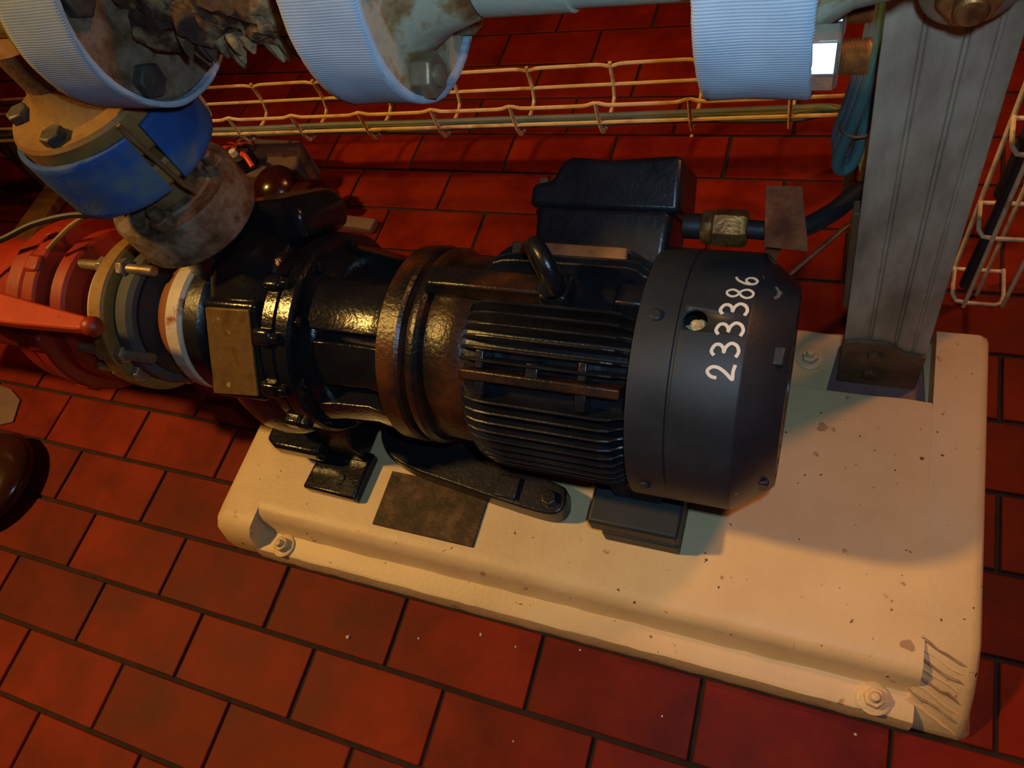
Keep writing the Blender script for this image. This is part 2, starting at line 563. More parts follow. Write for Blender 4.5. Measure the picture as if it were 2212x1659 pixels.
for k in range(8):
    mbk = MB()
    pts = []
    yb_ = 0.008 + k * 0.0085
    for s_ in range(8):
        t = s_ / 7
        x = 0.812 + t * 0.050
        y = yb_ + 0.020 * (1 - t) + 0.003 * noise.noise(Vector((x * 70, k * 2.3, 1)))
        pts.append((x, y, slope_z(y) - 0.0008))
    mbk.tube(pts, [0.0016 + 0.0016 * abs(noise.noise(Vector((s_ * 1.7, k, 2)))) + (0.0 if 0 < s_ < 7 else -0.001) for s_ in range(8)], 7)
    obj('chipped_ridge', mbk, 'base_chip' if k % 2 else 'base', base)
for (bx, by, bz) in ((0.002, 0.019, 0.028), (0.781, 0.019, 0.028), (0.672, 0.429, 0.029)):
    ab = MB()
    ab.lathe([(0.004, 0.0), (0.004, 0.006), (0.014, 0.006), (0.018, 0.004), (0.019, 0.0)], (bx, by, bz), (0, 0, 1), 14)
    abo = obj('anchor_bolt', ab, 'base', base)
    obj('washer', MB().lathe([(-0.001, 0.0), (-0.001, 0.017), (0.002, 0.017), (0.003, 0.0155), (0.003, 0.0)], (bx, by, bz), (0, 0, 1), 24), 'base', abo)
    obj('nut', MB().hexa((bx, by, bz), (0, 0, 1), 0.011, 0.0025, 0.012, 0.3), 'base', abo, bevel=0.001)
shim = MB().box((0.226, 0.110, HB + 0.001), (0.152, 0.079, 0.004))
tag(obj('steel_shim_plate', shim, 'patch', bevel=0.0006), 'rusty brown square steel plate lying flat on the cream plinth', 'plate')

# ------------------------------------------------------------------ motor
Y0, Z0 = 0.262, 0.249
AX = Vector((0, Y0, Z0))


def cylpt(x, r, adeg):
    a = radians(adeg)
    return Vector((x, Y0 + r * cos(a), Z0 + r * sin(a)))


motor = thing('electric_motor', (0.43, Y0, HB), 'black finned electric motor with hand written number 233386 on its fan cover', 'motor')
mb = MB().lathe([(0.300, 0.0), (0.300, 0.096), (0.335, 0.103), (0.345, 0.1045), (0.535, 0.1045), (0.56, 0.085), (0.60, 0.06), (0.60, 0.0)], AX, seg=72)
obj('motor_body', mb, 'black', motor)
# drive end shield and flange with its grooves
mb = MB().lathe([(0.284, 0.0), (0.284, 0.104), (0.290, 0.1075), (0.318, 0.1085), (0.330, 0.107), (0.340, 0.103), (0.340, 0.0)], AX, seg=72)
obj('end_shield', mb, 'rustband', motor)
mb = MB().lathe([(0.236, 0.0), (0.236, 0.113), (0.239, 0.117), (0.262, 0.1185), (0.266, 0.116), (0.267, 0.110), (0.273, 0.110), (0.274, 0.115), (0.277, 0.117),
                 (0.283, 0.117), (0.287, 0.113), (0.289, 0.100), (0.289, 0.0)], AX, seg=80)
obj('motor_flange', mb, 'rustband', motor)
# cooling fins: one shared blade profile, turned about the shaft
ft = 0.0021
prof = [(0.333, 0.098), (0.336, 0.108), (0.341, 0.117), (0.349, 0.1245), (0.360, 0.1285), (0.375, 0.130), (0.492, 0.1305), (0.503, 0.1285), (0.511, 0.1225), (0.521, 0.118), (0.526, 0.098)]
fv, ff = [], []
K = len(prof)
for s, tt in ((-1, 1.35), (1, 1.35)):
    for (x, r) in prof:
        tw = ft * (1.35 if r < 0.1 else 0.8)
        fv.append((x, r, s * tw))
ff = [tuple(range(K - 1, -1, -1)), tuple(range(K, 2 * K))] + [(i, (i + 1) % K, (i + 1) % K + K, i + K) for i in range(K)]
fin_me = bpy.data.meshes.new('cooling_fin')
fin_me.from_pydata([(x, r, t) for x, r, t in fv], [], ff)
bmf = bmesh.new()
bmf.from_mesh(fin_me)
bmesh.ops.recalc_face_normals(bmf, faces=bmf.faces)
bmf.to_mesh(fin_me)
bmf.free()
fin_me.materials.append(M['black'])
angs = [46, 52, 58, 64, 70, 96, 101.5, 107, 112.5, 118, 123.5, 143, 148.5, 154, 159.5, 165, 170.5, 176, 181.5, 187, 193, 199]
angs += [a for a in range(206, 250, 7)] + [a for a in range(292, 366, 7)]
for a in angs:
    o = bpy.data.objects.new('cooling_fin', fin_me)
    COL.objects.link(o)
    o.parent = motor
    o.location = AX - ORG[motor.name]
    o.rotation_euler = (radians(a), 0, 0)
    bv = o.modifiers.new('bevel', 'BEVEL')
    bv.width = 0.0012
    bv.segments = 1


def rbox(mb, xc, r, adeg, sx, sr, st):
    """box centred on radius r at angle adeg, sized along x, radius, tangent"""
    R = Matrix.Rotation(radians(adeg), 3, 'X')
    return mb.box(cylpt(xc, r, adeg), (sx, sr, st), R)


obj('bearing_pad', rbox(MB(), 0.352, 0.117, 83.5, 0.130, 0.020, 0.026), 'rustband', motor, bevel=0.003)
obj('lifting_boss', rbox(MB(), 0.430, 0.116, 84.5, 0.030, 0.026, 0.034), 'black', motor, bevel=0.004)
obj('rear_pad', rbox(MB(), 0.506, 0.112, 85, 0.030, 0.030, 0.026), 'black', motor, bevel=0.003)
# side mounting rail with its lugs
mb = rbox(MB(), 0.430, 0.120, 130.5, 0.166, 0.022, 0.011)
obj('side_rail', mb, 'rustband', motor, bevel=0.002)
for xx, aa, s_ in ((0.366, 123.0, 0.010), (0.474, 123.0, 0.010), (0.423, 126.5, 0.014), (0.367, 136.0, 0.011), (0.474, 137.0, 0.012)):
    obj('rail_lug', rbox(MB(), xx, 0.116, aa, s_, 0.022, 0.020), 'black', motor, bevel=0.002)
obj('smooth_panel', MB().lathe([(0.338, 0.100), (0.345, 0.1085), (0.51, 0.1085), (0.52, 0.100)], AX, seg=8, a0=131, a1=143.5), 'black', motor)
# eye bolt
eb = cylpt(0.428, 0.128, 86)
mb = MB().torus(eb + Vector((0, 0, 0.034)), (0.74, 0.66, 0.0), 0.0235, 0.0085, 36, 14)
mb.lathe([(0.0, 0.0), (0.0, 0.014), (0.006, 0.015), (0.012, 0.010), (0.016, 0.008), (0.016, 0)], eb, (0, 0, 1), 20)
obj('eye_bolt', mb, 'black', motor)

# fan cover shell with a drain hole, cut by a real cylinder
mb = MB()
pr = [(0.519, 0.1325), (0.5555, 0.1325), (0.5565, 0.1312), (0.5585, 0.1312), (0.5595, 0.1325), (0.614, 0.1325), (0.6185, 0.1315), (0.6185, 0.1285), (0.519, 0.1295)]
mb.lathe(pr, AX, seg=160, closed=True)
cov = obj('fan_cover', mb, 'cover', motor)
cut = MB().lathe([(0.10, 0.0), (0.10, 0.0105), (0.16, 0.0105), (0.16, 0.0)], (0.572, Y0, Z0), (0, cos(radians(96.5)), sin(radians(96.5))), 32)
cuto = obj('cutter', cut, 'cover', origin=(0, 0, 0))
md = cov.modifiers.new('hole', 'BOOLEAN')
md.operation = 'DIFFERENCE'
md.solver = 'EXACT'
md.object = cuto
bpy.context.view_layer.update()
dg = bpy.context.evaluated_depsgraph_get()
nm = bpy.data.meshes.new_from_object(cov.evaluated_get(dg))
cov.modifiers.clear()
cov.data = nm
bpy.data.objects.remove(cuto)
mb = MB().lathe([(0.6175, 0.1285), (0.6175, 0.1322), (0.619, 0.1318), (0.651, 0.1055), (0.655, 0.101), (0.655, 0.04), (0.652, 0.04), (0.652, 0.099), (0.648, 0.102)], AX, seg=96, closed=True)
cone = obj('cover_cone', mb, 'cone', cov)
for k in range(5):
    mb = MB().lathe([(0.650, 0.030 + k * 0.015), (0.650, 0.034 + k * 0.015), (0.655, 0.034 + k * 0.015), (0.655, 0.030 + k * 0.015)], AX, seg=48, closed=True)
    obj('grille_ring', mb, 'cone', cov)
for a in (105, 179, 255, 330):
    R = Matrix.Rotation(radians(a), 3, 'X')
    mb = MB().box(cylpt(0.642, 0.110, a), (0.018, 0.006, 0.018), R)
    obj('cover_tab', mb, 'cone', cov, bevel=0.002)
for xx, aa in ((0.536, 178), (0.536, 96), (0.536, 20)):
    mb = MB().lathe([(0.130, 0.0), (0.130, 0.006), (0.1345, 0.006), (0.136, 0.004), (0.136, 0.0)], (xx, Y0, Z0), (0, cos(radians(aa)), sin(radians(aa))), 16)
    obj('cover_screw', mb, 'cover', cov)
# crumpled rag stuffed behind the hole
mb = MB()
for k in range(9):
    c = cylpt(0.572 + random.uniform(-0.007, 0.007), 0.1225 + random.uniform(-0.003, 0.003), 99.5 + random.uniform(-3, 2.0))
    prr = [(-0.005, 0.0), (-0.004, 0.0035), (0.0, 0.0055), (0.004, 0.0035), (0.005, 0.0)]
    dd = Vector((random.uniform(-1, 1), random.uniform(-1, 1), random.uniform(-0.3, 1))).normalized()
    mb.lathe(prr, c, dd, 8)
mb.lathe([(0.09, 0.0), (0.09, 0.008), (0.118, 0.008), (0.118, 0)], (0.572, Y0, Z0), (0, cos(radians(98)), sin(radians(98))), 12)
obj('stuffed_rag', mb, 'foam', cov)
# hand written number, strokes of paint on the cover: top of the figures towards the drive end
G = {
    '2': [[(0.0, 0.62), (0.08, 0.86), (0.38, 1.0), (0.68, 0.86), (0.70, 0.62), (0.45, 0.34), (0.05, 0.06), (0.10, 0.02), (0.55, 0.03), (1.0, -0.02)]],
    '3': [[(0.02, 0.88), (0.30, 1.0), (0.72, 0.90), (0.80, 0.72), (0.58, 0.57), (0.30, 0.53), (0.66, 0.48), (0.96, 0.30), (0.84, 0.08), (0.45, -0.02), (0.05, 0.06)]],
    '8': [[(0.50, 0.52), (0.20, 0.62), (0.10, 0.80), (0.30, 0.98), (0.62, 0.98), (0.82, 0.80), (0.70, 0.62), (0.50, 0.52), (0.22, 0.42), (0.05, 0.22), (0.25, 0.02),
           (0.65, 0.0), (0.92, 0.20), (0.78, 0.42), (0.50, 0.52)]],
    '6': [[(0.85, 1.0), (0.50, 0.88), (0.20, 0.60), (0.08, 0.32), (0.20, 0.06), (0.52, -0.02), (0.84, 0.14), (0.86, 0.36), (0.62, 0.50), (0.32, 0.44), (0.12, 0.26)]],
}
mb = MB()
RW = 0.13255
for chn, a0, xc in (('2', 115.6, 0.6005), ('3', 107.3, 0.6015), ('3', 98.9, 0.6025), ('3', 90.2, 0.6030), ('8', 82.2, 0.6055), ('6', 74.8, 0.6085)):
    wd, hg = radians(5.7) if chn in '23' else radians(5.0), 0.0225 if chn != '6' else 0.019
    for st in G[chn]:
        pts = spline([(p[0], p[1], 0) for p in st], 6)
        P2 = [((p.x - 0.5) * wd * RW, (p.y - 0.5) * hg) for p in pts]
        hw = 0.00150 if chn in '23' else 0.00105
        rows = []
        for i, (sx, sy) in enumerate(P2):
            ax_, ay_ = P2[max(0, i - 1)]
            bx_, by_ = P2[min(len(P2) - 1, i + 1)]
            tx, ty = bx_ - ax_, by_ - ay_
            ln = math.hypot(tx, ty) or 1
            nx, ny = -ty / ln, tx / ln
            row = []
            for sgn, rr in ((-1, -0.0004), (-1, 0.0005), (1, 0.0005), (1, -0.0004)):
                ss, yy = sx + nx * hw * sgn, sy + ny * hw * sgn
                row.append(cylpt(xc - yy, RW + rr, a0 - math.degrees(ss / RW)))
            rows.append(row)
        vs = [p for r_ in rows for p in r_]
        fs = []
        for i in range(len(rows) - 1):
            for k in range(3):
                fs.append((i * 4 + k, i * 4 + k + 1, i * 4 + 4 + k + 1, i * 4 + 4 + k))
        mb.add(vs, fs)
obj('painted_number', mb, 'chalk', cov, label='hand written white number 233386')

# terminal box on the far shoulder
TA = 33
to = Vector((0, cos(radians(TA)), sin(radians(TA))))
tt = Vector((0, -sin(radians(TA)), cos(radians(TA))))
mb = MB().prism([(0.382, 0.10), (0.380, 0.166), (0.526, 0.166), (0.524, 0.10)], AX, X_, to, tt, -0.050, 0.046)
tb = obj('terminal_box', mb, 'black', motor, bevel=0.008, bseg=3)
mb = MB().prism([(0.373, 0.162), (0.374, 0.186), (0.396, 0.191), (0.405, 0.209), (0.416, 0.2155), (0.46, 0.213), (0.500, 0.2165), (0.527, 0.219), (0.531, 0.214), (0.533, 0.162)],
                AX, X_, to, tt, -0.054, 0.048)
obj('box_lid', mb, 'black', tb, bevel=0.006, bseg=3)
for xx, q in ((0.384, 0.040), (0.384, -0.045)):
    mb = MB().hexa(AX + X_ * xx + tt * q, to, 0.005, 0.186, 0.193)
    obj('lid_screw', mb, 'darkbolt', tb)
mb = MB().prism([(0.362, 0.106), (0.362, 0.124), (0.488, 0.124), (0.488, 0.106)], AX, X_, to, tt, 0.020, 0.060)
obj('box_seat', mb, 'rust', motor, bevel=0.002)
# feet
for sgn, nm_ in ((-1, 'front'), (1, 'back')):
    yf = Y0 + sgn * 0.138
    mb = MB()
    mb.box((0.506, Y0 + sgn * 0.110, 0.106), (0.108, 0.064, 0.030))
    mb.box((0.506, Y0 + sgn * 0.092, 0.142), (0.060, 0.026, 0.070))
    mf = obj('foot', mb, 'cover', motor, bevel=0.004)
    obj('foot_block', MB().box((0.513, Y0 + sgn * 0.105, 0.0785), (0.092, 0.078, 0.028)), 'cover', mf, bevel=0.002)

# ------------------------------------------------------------------ pump
pump = thing('centrifugal_pump', (0.05, Y0, HB), 'glossy black centrifugal pump with brass nameplate bolted to the end of the motor', 'pump')


def volute_r(t, r, a):
    if r < 0.06:
        return r
    d = math.degrees(a) % 360
    if d < 85:
        k = 0.75
    elif d < 120:
        k = 0.75 * (1 - (d - 85) / 35)
    elif d < 165:
        k = 0.0
    elif d < 225:
        k = (d - 165) / 60
    else:
        k = 1.0 - 0.25 * (d - 225) / 135
    k = k * k * (3 - 2 * k)
    return r + 0.036 * k * (r - 0.06) / 0.05


mb = MB().lathe([(-0.030, 0.0), (-0.030, 0.070), (-0.022, 0.088), (-0.006, 0.102), (0.014, 0.109), (0.038, 0.111), (0.062, 0.109), (0.082, 0.104), (0.094, 0.098), (0.094, 0.0)],
                AX, seg=120, rf=volute_r)
obj('volute', mb, 'gloss', pump, angle=60)
mb = MB().lathe([(0.086, 0.0), (0.086, 0.120), (0.089, 0.123), (0.104, 0.123), (0.106, 0.119), (0.110, 0.119), (0.112, 0.1265), (0.128, 0.1265), (0.131, 0.123), (0.132, 0.108),
                 (0.142, 0.106), (0.150, 0.100), (0.155, 0.090), (0.155, 0.0)], AX, seg=90)
obj('casing_cover', mb, 'gloss', pump)
for k in range(10):
    a = 8 + k * 36
    mb = MB().hexa(cylpt(0.130, 0.114, a), (1, 0, 0), 0.0075, 0.0, 0.010, k * 0.4)
    obj('cover_bolt', mb, 'gloss', pump, bevel=0.0008)
for a in (97, 126, 155, 184):
    mb = rbox(MB(), 0.098, 0.124, a, 0.026, 0.022, 0.020)
    lug = obj('casing_lug', mb, 'gloss', pump, bevel=0.005, bseg=3)
    obj('lug_bolt', MB().hexa(cylpt(0.112, 0.128, a), (1, 0, 0), 0.0075, -0.002, 0.009), 'gloss', lug, bevel=0.0008)
# lantern bracket between pump and motor, with open windows
obj('lantern_core', MB().lathe([(0.140, 0.0), (0.140, 0.078), (0.240, 0.078), (0.240, 0.0)], AX, seg=48), 'black', pump)
for a0, a1, r0, r1 in ((84, 119, 0.112, 0.104), (126, 158, 0.104, 0.100), (168, 186, 0.116, 0.112), (262, 296, 0.112, 0.104), (350, 384, 0.112, 0.104), (30, 52, 0.112, 0.104)):
    mb = MB().lathe([(0.142, r0), (0.165, r0 - 0.004), (0.210, r1 - 0.003), (0.238, r1 + 0.003), (0.238, 0.074), (0.142, 0.074)], AX, seg=12, a0=a0, a1=a1, closed=True)
    obj('lantern_rib', mb, 'gloss', pump, bevel=0.002)
# nameplate pad
PA = 140
po = Vector((0, cos(radians(PA)), sin(radians(PA))))
pt = Vector((0, -sin(radians(PA)), cos(radians(PA))))
mb = MB().prism([(0.000, -0.062), (0.078, -0.064), (0.074, 0.060), (-0.008, 0.064)], AX, X_, pt, po, 0.05, 0.1095)
obj('nameplate_pad', mb, 'gloss', pump, bevel=0.006, bseg=3)
mb = MB().prism([(0.005, -0.053), (0.070, -0.056), (0.064, 0.052), (-0.006, 0.058)], AX, X_, pt, po, 0.109, 0.1125)
npl = obj('nameplate', mb, 'plate', pump, bevel=0.0006, label='tarnished brass nameplate')
# suction neck and flange
mb = MB().lathe([(-0.056, 0.0), (-0.056, 0.096), (-0.052, 0.100), (-0.030, 0.100), (-0.024, 0.094), (-0.020, 0.080), (-0.020, 0.0)], AX, seg=72)
obj('suction_neck', mb, 'black', pump)
mb = MB().lathe([(-0.088, 0.0), (-0.088, 0.094), (-0.084, 0.098), (-0.064, 0.099), (-0.060, 0.095), (-0.058, 0.080), (-0.050, 0.078), (-0.050, 0.0)], AX, seg=72)
obj('suction_flange', mb, 'white', pump)
# discharge neck and flange
DX, DY = -0.026, 0.306
mb = MB().lathe([(0.300, 0.060), (0.345, 0.052), (0.400, 0.046), (0.430, 0.048)], (DX, DY, 0), (0, 0, 1), 40)
obj('discharge_neck', mb, 'gloss', pump)
mb = MB().lathe([(0.404, 0.0), (0.404, 0.072), (0.409, 0.0765), (0.455, 0.0765), (0.460, 0.073), (0.461, 0.054), (0.464, 0.052), (0.464, 0.0)], (DX, DY, 0), (0, 0, 1), 60)
dfl = obj('discharge_flange', mb, 'dirty', pump)
for k in range(4):
    a = radians(28 + 90 * k)
    c = Vector((DX + 0.061 * cos(a), DY + 0.061 * sin(a), 0.461))
    obj('flange_nut', MB().hexa(c, (0, 0, 1), 0.013, -0.002, 0.012, k * 0.5), 'dirty', dfl, bevel=0.001)
    obj('flange_stud', MB().lathe([(0.010, 0.0), (0.010, 0.007), (0.022, 0.007), (0.024, 0.005), (0.024, 0)], c, (0, 0, 1), 14), 'dirty', dfl)
# upper shoulder of the casing behind, joining neck and cover
mb = MB().prism([(-0.030, 0.100), (0.060, 0.100), (0.112, 0.130), (0.112, 0.160), (0.090, 0.175), (0.010, 0.165), (-0.030, 0.140)], AX, X_, Vector((0, 0.62, 0.785)), Vector((0, -0.785, 0.62)), -0.05, 0.045)
obj('casing_shoulder', mb, 'gloss', pump, bevel=0.010, bseg=3)
# feet
mb = MB()
mb.prism([(0.030, 0.096), (0.118, 0.094), (0.121, 0.165), (0.036, 0.165)], (0, 0, 0), X_, Y_, Z_, HB - 0.001, HB + 0.019)
pf = obj('pump_foot', mb, 'gloss', pump, bevel=0.004, bseg=3)
mb = MB().prism([(0.160, HB + 0.012), (0.150, HB + 0.02), (0.150, 0.125), (0.175, 0.17), (0.240, 0.17), (0.240, HB + 0.012)], (0, 0, 0), Y_, Z_, X_, 0.060, 0.112)
obj('foot_web', mb, 'gloss', pf, bevel=0.003)
obj('foot_slot', MB().lathe([(0.0, 0.0), (0.0, 0.010), (0.0205, 0.010), (0.0205, 0.0)], (0.082, 0.118, HB), (0, 0, 1), 20), 'gloss', pf)
mb = MB().prism([(-0.028, 0.142), (-0.010, 0.132), (0.064, 0.132), (0.066, 0.20), (-0.028, 0.20)], (0, 0, 0), X_, Y_, Z_, 0.100, 0.128)
obj('casing_rib', mb, 'gloss', pump, bevel=0.006, bseg=3)
obj('pump_foot', MB().box((0.076, 0.405, HB + 0.0095), (0.086, 0.070, 0.021)), 'gloss', pump, bevel=0.004)
obj('foot_web', MB().box((0.086, 0.360, 0.13), (0.050, 0.05, 0.11)), 'gloss', pump, bevel=0.004)
# curved support shoe under the coupling end of the motor
out = spline([(0.122, 0.215, 0), (0.134, 0.184, 0), (0.158, 0.160, 0), (0.20, 0.147, 0), (0.26, 0.139, 0), (0.33, 0.130, 0), (0.385, 0.125, 0), (0.408, 0.128, 0), (0.416, 0.143, 0), (0.411, 0.163, 0)], 5)
poly = [(p.x, p.y) for p in out] + [(0.36, 0.176), (0.30, 0.186), (0.22, 0.200), (0.17, 0.225), (0.140, 0.240)]
mb = MB().prism(poly, (0, 0, 0), X_, Y_, Z_, HB, 0.100)
sup = obj('support_shoe', mb, 'black', pump, bevel=0.004, bseg=3)
obj('shoe_lug', MB().box((0.338, 0.148, 0.101), (0.030, 0.030, 0.010)), 'black', sup, bevel=0.002)
obj('shoe_bolt', MB().hexa((0.395, 0.144, 0.098), (0, 0, 1), 0.011, 0.0, 0.010, 0.2), 'black', sup, bevel=0.001)
obj('shoe_web', MB().box((0.285, 0.215, 0.135), (0.045, 0.05, 0.08)), 'black', sup, bevel=0.004)

# ------------------------------------------------------------------ suction side: expansion joint and red valve
ej = thing('expansion_joint', (-0.15, Y0, Z0 - 0.115), 'black rubber pipe expansion joint with brown flange between pump and red valve', 'pipe joint')
mb = MB().lathe([(-0.128, 0.0), (-0.128, 0.062), (-0.120, 0.076), (-0.106, 0.084), (-0.092, 0.087), (-0.087, 0.084), (-0.087, 0.0)], AX, seg=56)
obj('rubber_collar', mb, 'orangebrown', ej)
mb = MB().lathe([(-0.150, 0.0), (-0.150, 0.088), (-0.142, 0.086), (-0.136, 0.068), (-0.126, 0.062), (-0.118, 0.060), (-0.118, 0.0)], AX, seg=56)
obj('bellows', mb, 'rubber', ej)
mb = MB().lathe([(-0.178, 0.0), (-0.178, 0.095), (-0.172, 0.099), (-0.152, 0.099), (-0.146, 0.094), (-0.144, 0.0)], AX, seg=64)
obj('bellows_sleeve', mb, 'greyrubber', ej)
mb = MB().lathe([(-0.203, 0.0), (-0.203, 0.110), (-0.200, 0.1135), (-0.180, 0.1135), (-0.177, 0.110), (-0.177, 0.0)], AX, seg=80)
obj('joint_flange', mb, 'brown_paint', ej)
mb = MB().lathe([(-0.222, 0.0), (-0.222, 0.098), (-0.204, 0.100), (-0.202, 0.0)], AX, seg=64)
obj('gasket_ring', mb, 'cream', ej)
for a in (20, 90, 159, 181, 232, 300):
    c = cylpt(0, 0.100, a)
    x0, x1 = (-0.262, -0.120) if a != 181 else (-0.25, -0.17)
    sb = obj('joint_bolt', MB().lathe([(x0, 0.0), (x0, 0.0062), (x0 + 0.002, 0.0072), (x1 - 0.002, 0.0072), (x1, 0.006), (x1, 0.0)], c, (1, 0, 0), 14), 'bolt', ej)
    obj('nut', MB().hexa(c + X_ * (-0.177), (1, 0, 0), 0.0135, 0.0, 0.011, a * 0.1), 'bolt', sb, bevel=0.001)
    obj('nut', MB().hexa(c + X_ * (-0.203), (-1, 0, 0), 0.0135, 0.0, 0.011, a * 0.13), 'bolt', sb, bevel=0.001)

rv = thing('suction_valve', (-0.5, Y0, Z0 - 0.13), 'big red painted flanged valve on the suction line with long tapered lever', 'valve')
mb = MB().lathe([(-0.900, 0.0), (-0.900, 0.085), (-0.430, 0.085), (-0.390, 0.098), (-0.345, 0.100), (-0.345, 0.0)], AX, seg=64)
obj('valve_body', mb, 'red', rv)
mb = MB().lathe([(-0.352, 0.0), (-0.352, 0.119), (-0.348, 0.122), (-0.324, 0.122), (-0.320, 0.119), (-0.320, 0.0)], AX, seg=80)
obj('valve_flange', mb, 'red', rv)
mb = MB().lathe([(-0.322, 0.0), (-0.322, 0.108), (-0.312, 0.108), (-0.312, 0.122), (-0.309, 0.127), (-0.288, 0.128), (-0.285, 0.125), (-0.283, 0.112), (-0.278, 0.110), (-0.278, 0.0)], AX, seg=96)
obj('valve_flange', mb, 'red', rv)
mb = MB().lathe([(-0.280, 0.0), (-0.280, 0.108), (-0.276, 0.111), (-0.256, 0.111), (-0.252, 0.107), (-0.250, 0.085), (-0.232, 0.080), (-0.220, 0.080), (-0.220, 0.0)], AX, seg=80)
obj('valve_hub', mb, 'red', rv)
for a in (75, 100, 128, 150, 200):
    c = cylpt(0, 0.121, a)
    obj('flange_lug', rbox(MB(), -0.300, 0.124, a, 0.028, 0.014, 0.026), 'red', rv, bevel=0.005)
# lever: flat bar tapering towards a ball end
LZ = 0.405
lev = MB()
vs, fs = [], []
for (x, yc, hw, zt) in ((-0.52, 0.166, 0.034, LZ - 0.01), (-0.30, 0.152, 0.0225, LZ), (-0.20, 0.147, 0.0165, LZ), (-0.105, 0.1445, 0.0095, LZ), (-0.095, 0.144, 0.008, LZ)):
    for (dy, dz) in ((-hw, -0.007), (hw, -0.007), (hw, 0.007), (-hw, 0.007)):
        vs.append((x, yc + dy, zt + dz))
for s in range(4):
    for i in range(4):
        fs.append((s * 4 + i, s * 4 + (i + 1) % 4, s * 4 + 4 + (i + 1) % 4, s * 4 + 4 + i))
fs += [(3, 2, 1, 0), (16, 17, 18, 19)]
lev.add(vs, fs)
lv = obj('lever', lev, 'orange', rv, bevel=0.003)
mb = MB().lathe([(-0.012, 0.0), (-0.010, 0.008), (-0.005, 0.0115), (0.002, 0.012), (0.008, 0.009), (0.011, 0.004), (0.0115, 0.0)], (-0.088, 0.144, LZ), (1, 0, -0.1), 20)
obj('lever_knob', mb, 'red', lv)
mb = MB().tube([(-0.47, 0.225, 0.30), (-0.47, 0.185, 0.36), (-0.47, 0.168, LZ)], [0.022, 0.018, 0.015], 14)
obj('lever_stem', mb, 'red', rv)

# ------------------------------------------------------------------ discharge riser with blue guard
rs = thing('discharge_riser', (DX, DY, 0.464), 'rusty vertical discharge pipe with brown flange rising from the pump', 'pipe')
obj('riser_pipe', MB().lathe([(0.464, 0.040), (0.50, 0.038), (0.662, 0.038)], (DX, DY, 0), (0, 0, 1), 40), 'rust', rs)
mb = MB().lathe([(0.508, 0.038), (0.508, 0.078), (0.512, 0.081), (0.530, 0.081), (0.534, 0.078), (0.534, 0.038)], (DX, DY, 0), (0, 0, 1), 60, closed=True)
obj('riser_flange', mb, 'brown_paint', rs)
mb = MB().lathe([(0.548, 0.038), (0.548, 0.078), (0.552, 0.081), (0.589, 0.081), (0.593, 0.078), (0.594, 0.058), (0.598, 0.054), (0.610, 0.043), (0.622, 0.038)], (DX, DY, 0), (0, 0, 1), 60)
rf2 = obj('riser_flange', mb, 'brown_paint', rs)
for k, a in enumerate((212, 283, 355, 140)):
    c = Vector((DX + 0.066 * cos(radians(a)), DY + 0.066 * sin(radians(a)), 0.593))
    obj('flange_bolt', MB().hexa(c, (0, 0, 1), 0.0125, -0.002, 0.010, k * 0.4), 'darkbolt', rf2, bevel=0.001)


def wrap_band(axis_o, d, t0, t1, r, th, a0, a1, seg=80, frill=0.0, rows=10):
    """cloth strip wrapped round an axis, real thickness, softened edges"""
    mb_ = MB()
    o, d = Vector(axis_o), Vector(d).normalized()
    if abs(d.x) > 0.9:
        u, v = Vector((0, 1, 0)), Vector((0, 0, 1))
    else:
        u, v = Vector((1, 0, 0)), Vector((0, 1, 0))
    prof_ = [(t0, -th), (t0 - 0.0005, -th * 0.3), (t0 + 0.001, 0)]
    prof_ += [(t0 + (t1 - t0) * k / rows, 0) for k in range(1, rows)]
    prof_ += [(t1 - 0.001, 0), (t1 + 0.0005, -th * 0.3), (t1, -th)]
    k = len(prof_)
    vs_, fs_ = [], []
    for i in range(seg + 1):
        a = radians(a0 + (a1 - a0) * i / seg)
        for j, (t, dr) in enumerate(prof_):
            n1 = noise.noise(Vector((t * 30, cos(a) * 3, sin(a) * 3))) * 0.0012
            ed = frill * noise.noise(Vector((a * 55, t * 500, 3))) if j in (0, 1, 2, k - 1, k - 2, k - 3) else 0
            vs_.append(o + d * (t + ed) + (u * cos(a) + v * sin(a)) * (r + dr + (n1 if dr == 0 else 0)))
    for i in range(seg):
        for j in range(k):
            fs_.append((i * k + j, i * k + (j + 1) % k, (i + 1) * k + (j + 1) % k, (i + 1) * k + j))
    fs_.append(tuple(range(k - 1, -1, -1)))
    fs_.append(tuple(seg * k + j for j in range(k)))
    mb_.add(vs_, fs_)
    return mb_


bgd = thing('blue_flange_guard', (DX, DY, 0.508), 'worn bright blue cloth guard wrapped round the vertical pipe flanges', 'flange guard')
obj('cloth_strip', wrap_band((DX, DY, 0), Z_, 0.508, 0.577, 0.0885, 0.006, 341, 341 + 348, 90, 0.0006), 'blueguard', bgd, angle=60)
mb = MB()
mb.tube([(DX + 0.0905 * cos(radians(a)), DY + 0.0905 * sin(radians(a)), z) for a, z in ((331, 0.592), (332, 0.57), (334, 0.54), (336, 0.507), (339, 0.490))], [0.0026, 0.003, 0.0028, 0.0028, 0.002], 8)
obj('tie_cord', mb, 'rust', bgd)

# ------------------------------------------------------------------ overhead header pipe with three guarded flange pairs
YP, ZP, RG = 0.3245, 0.676, 0.0885
HP = Vector((0, YP, ZP))


def hpt(x, r, a):
    return Vector((x, YP + r * cos(radians(a)), ZP + r * sin(radians(a))))


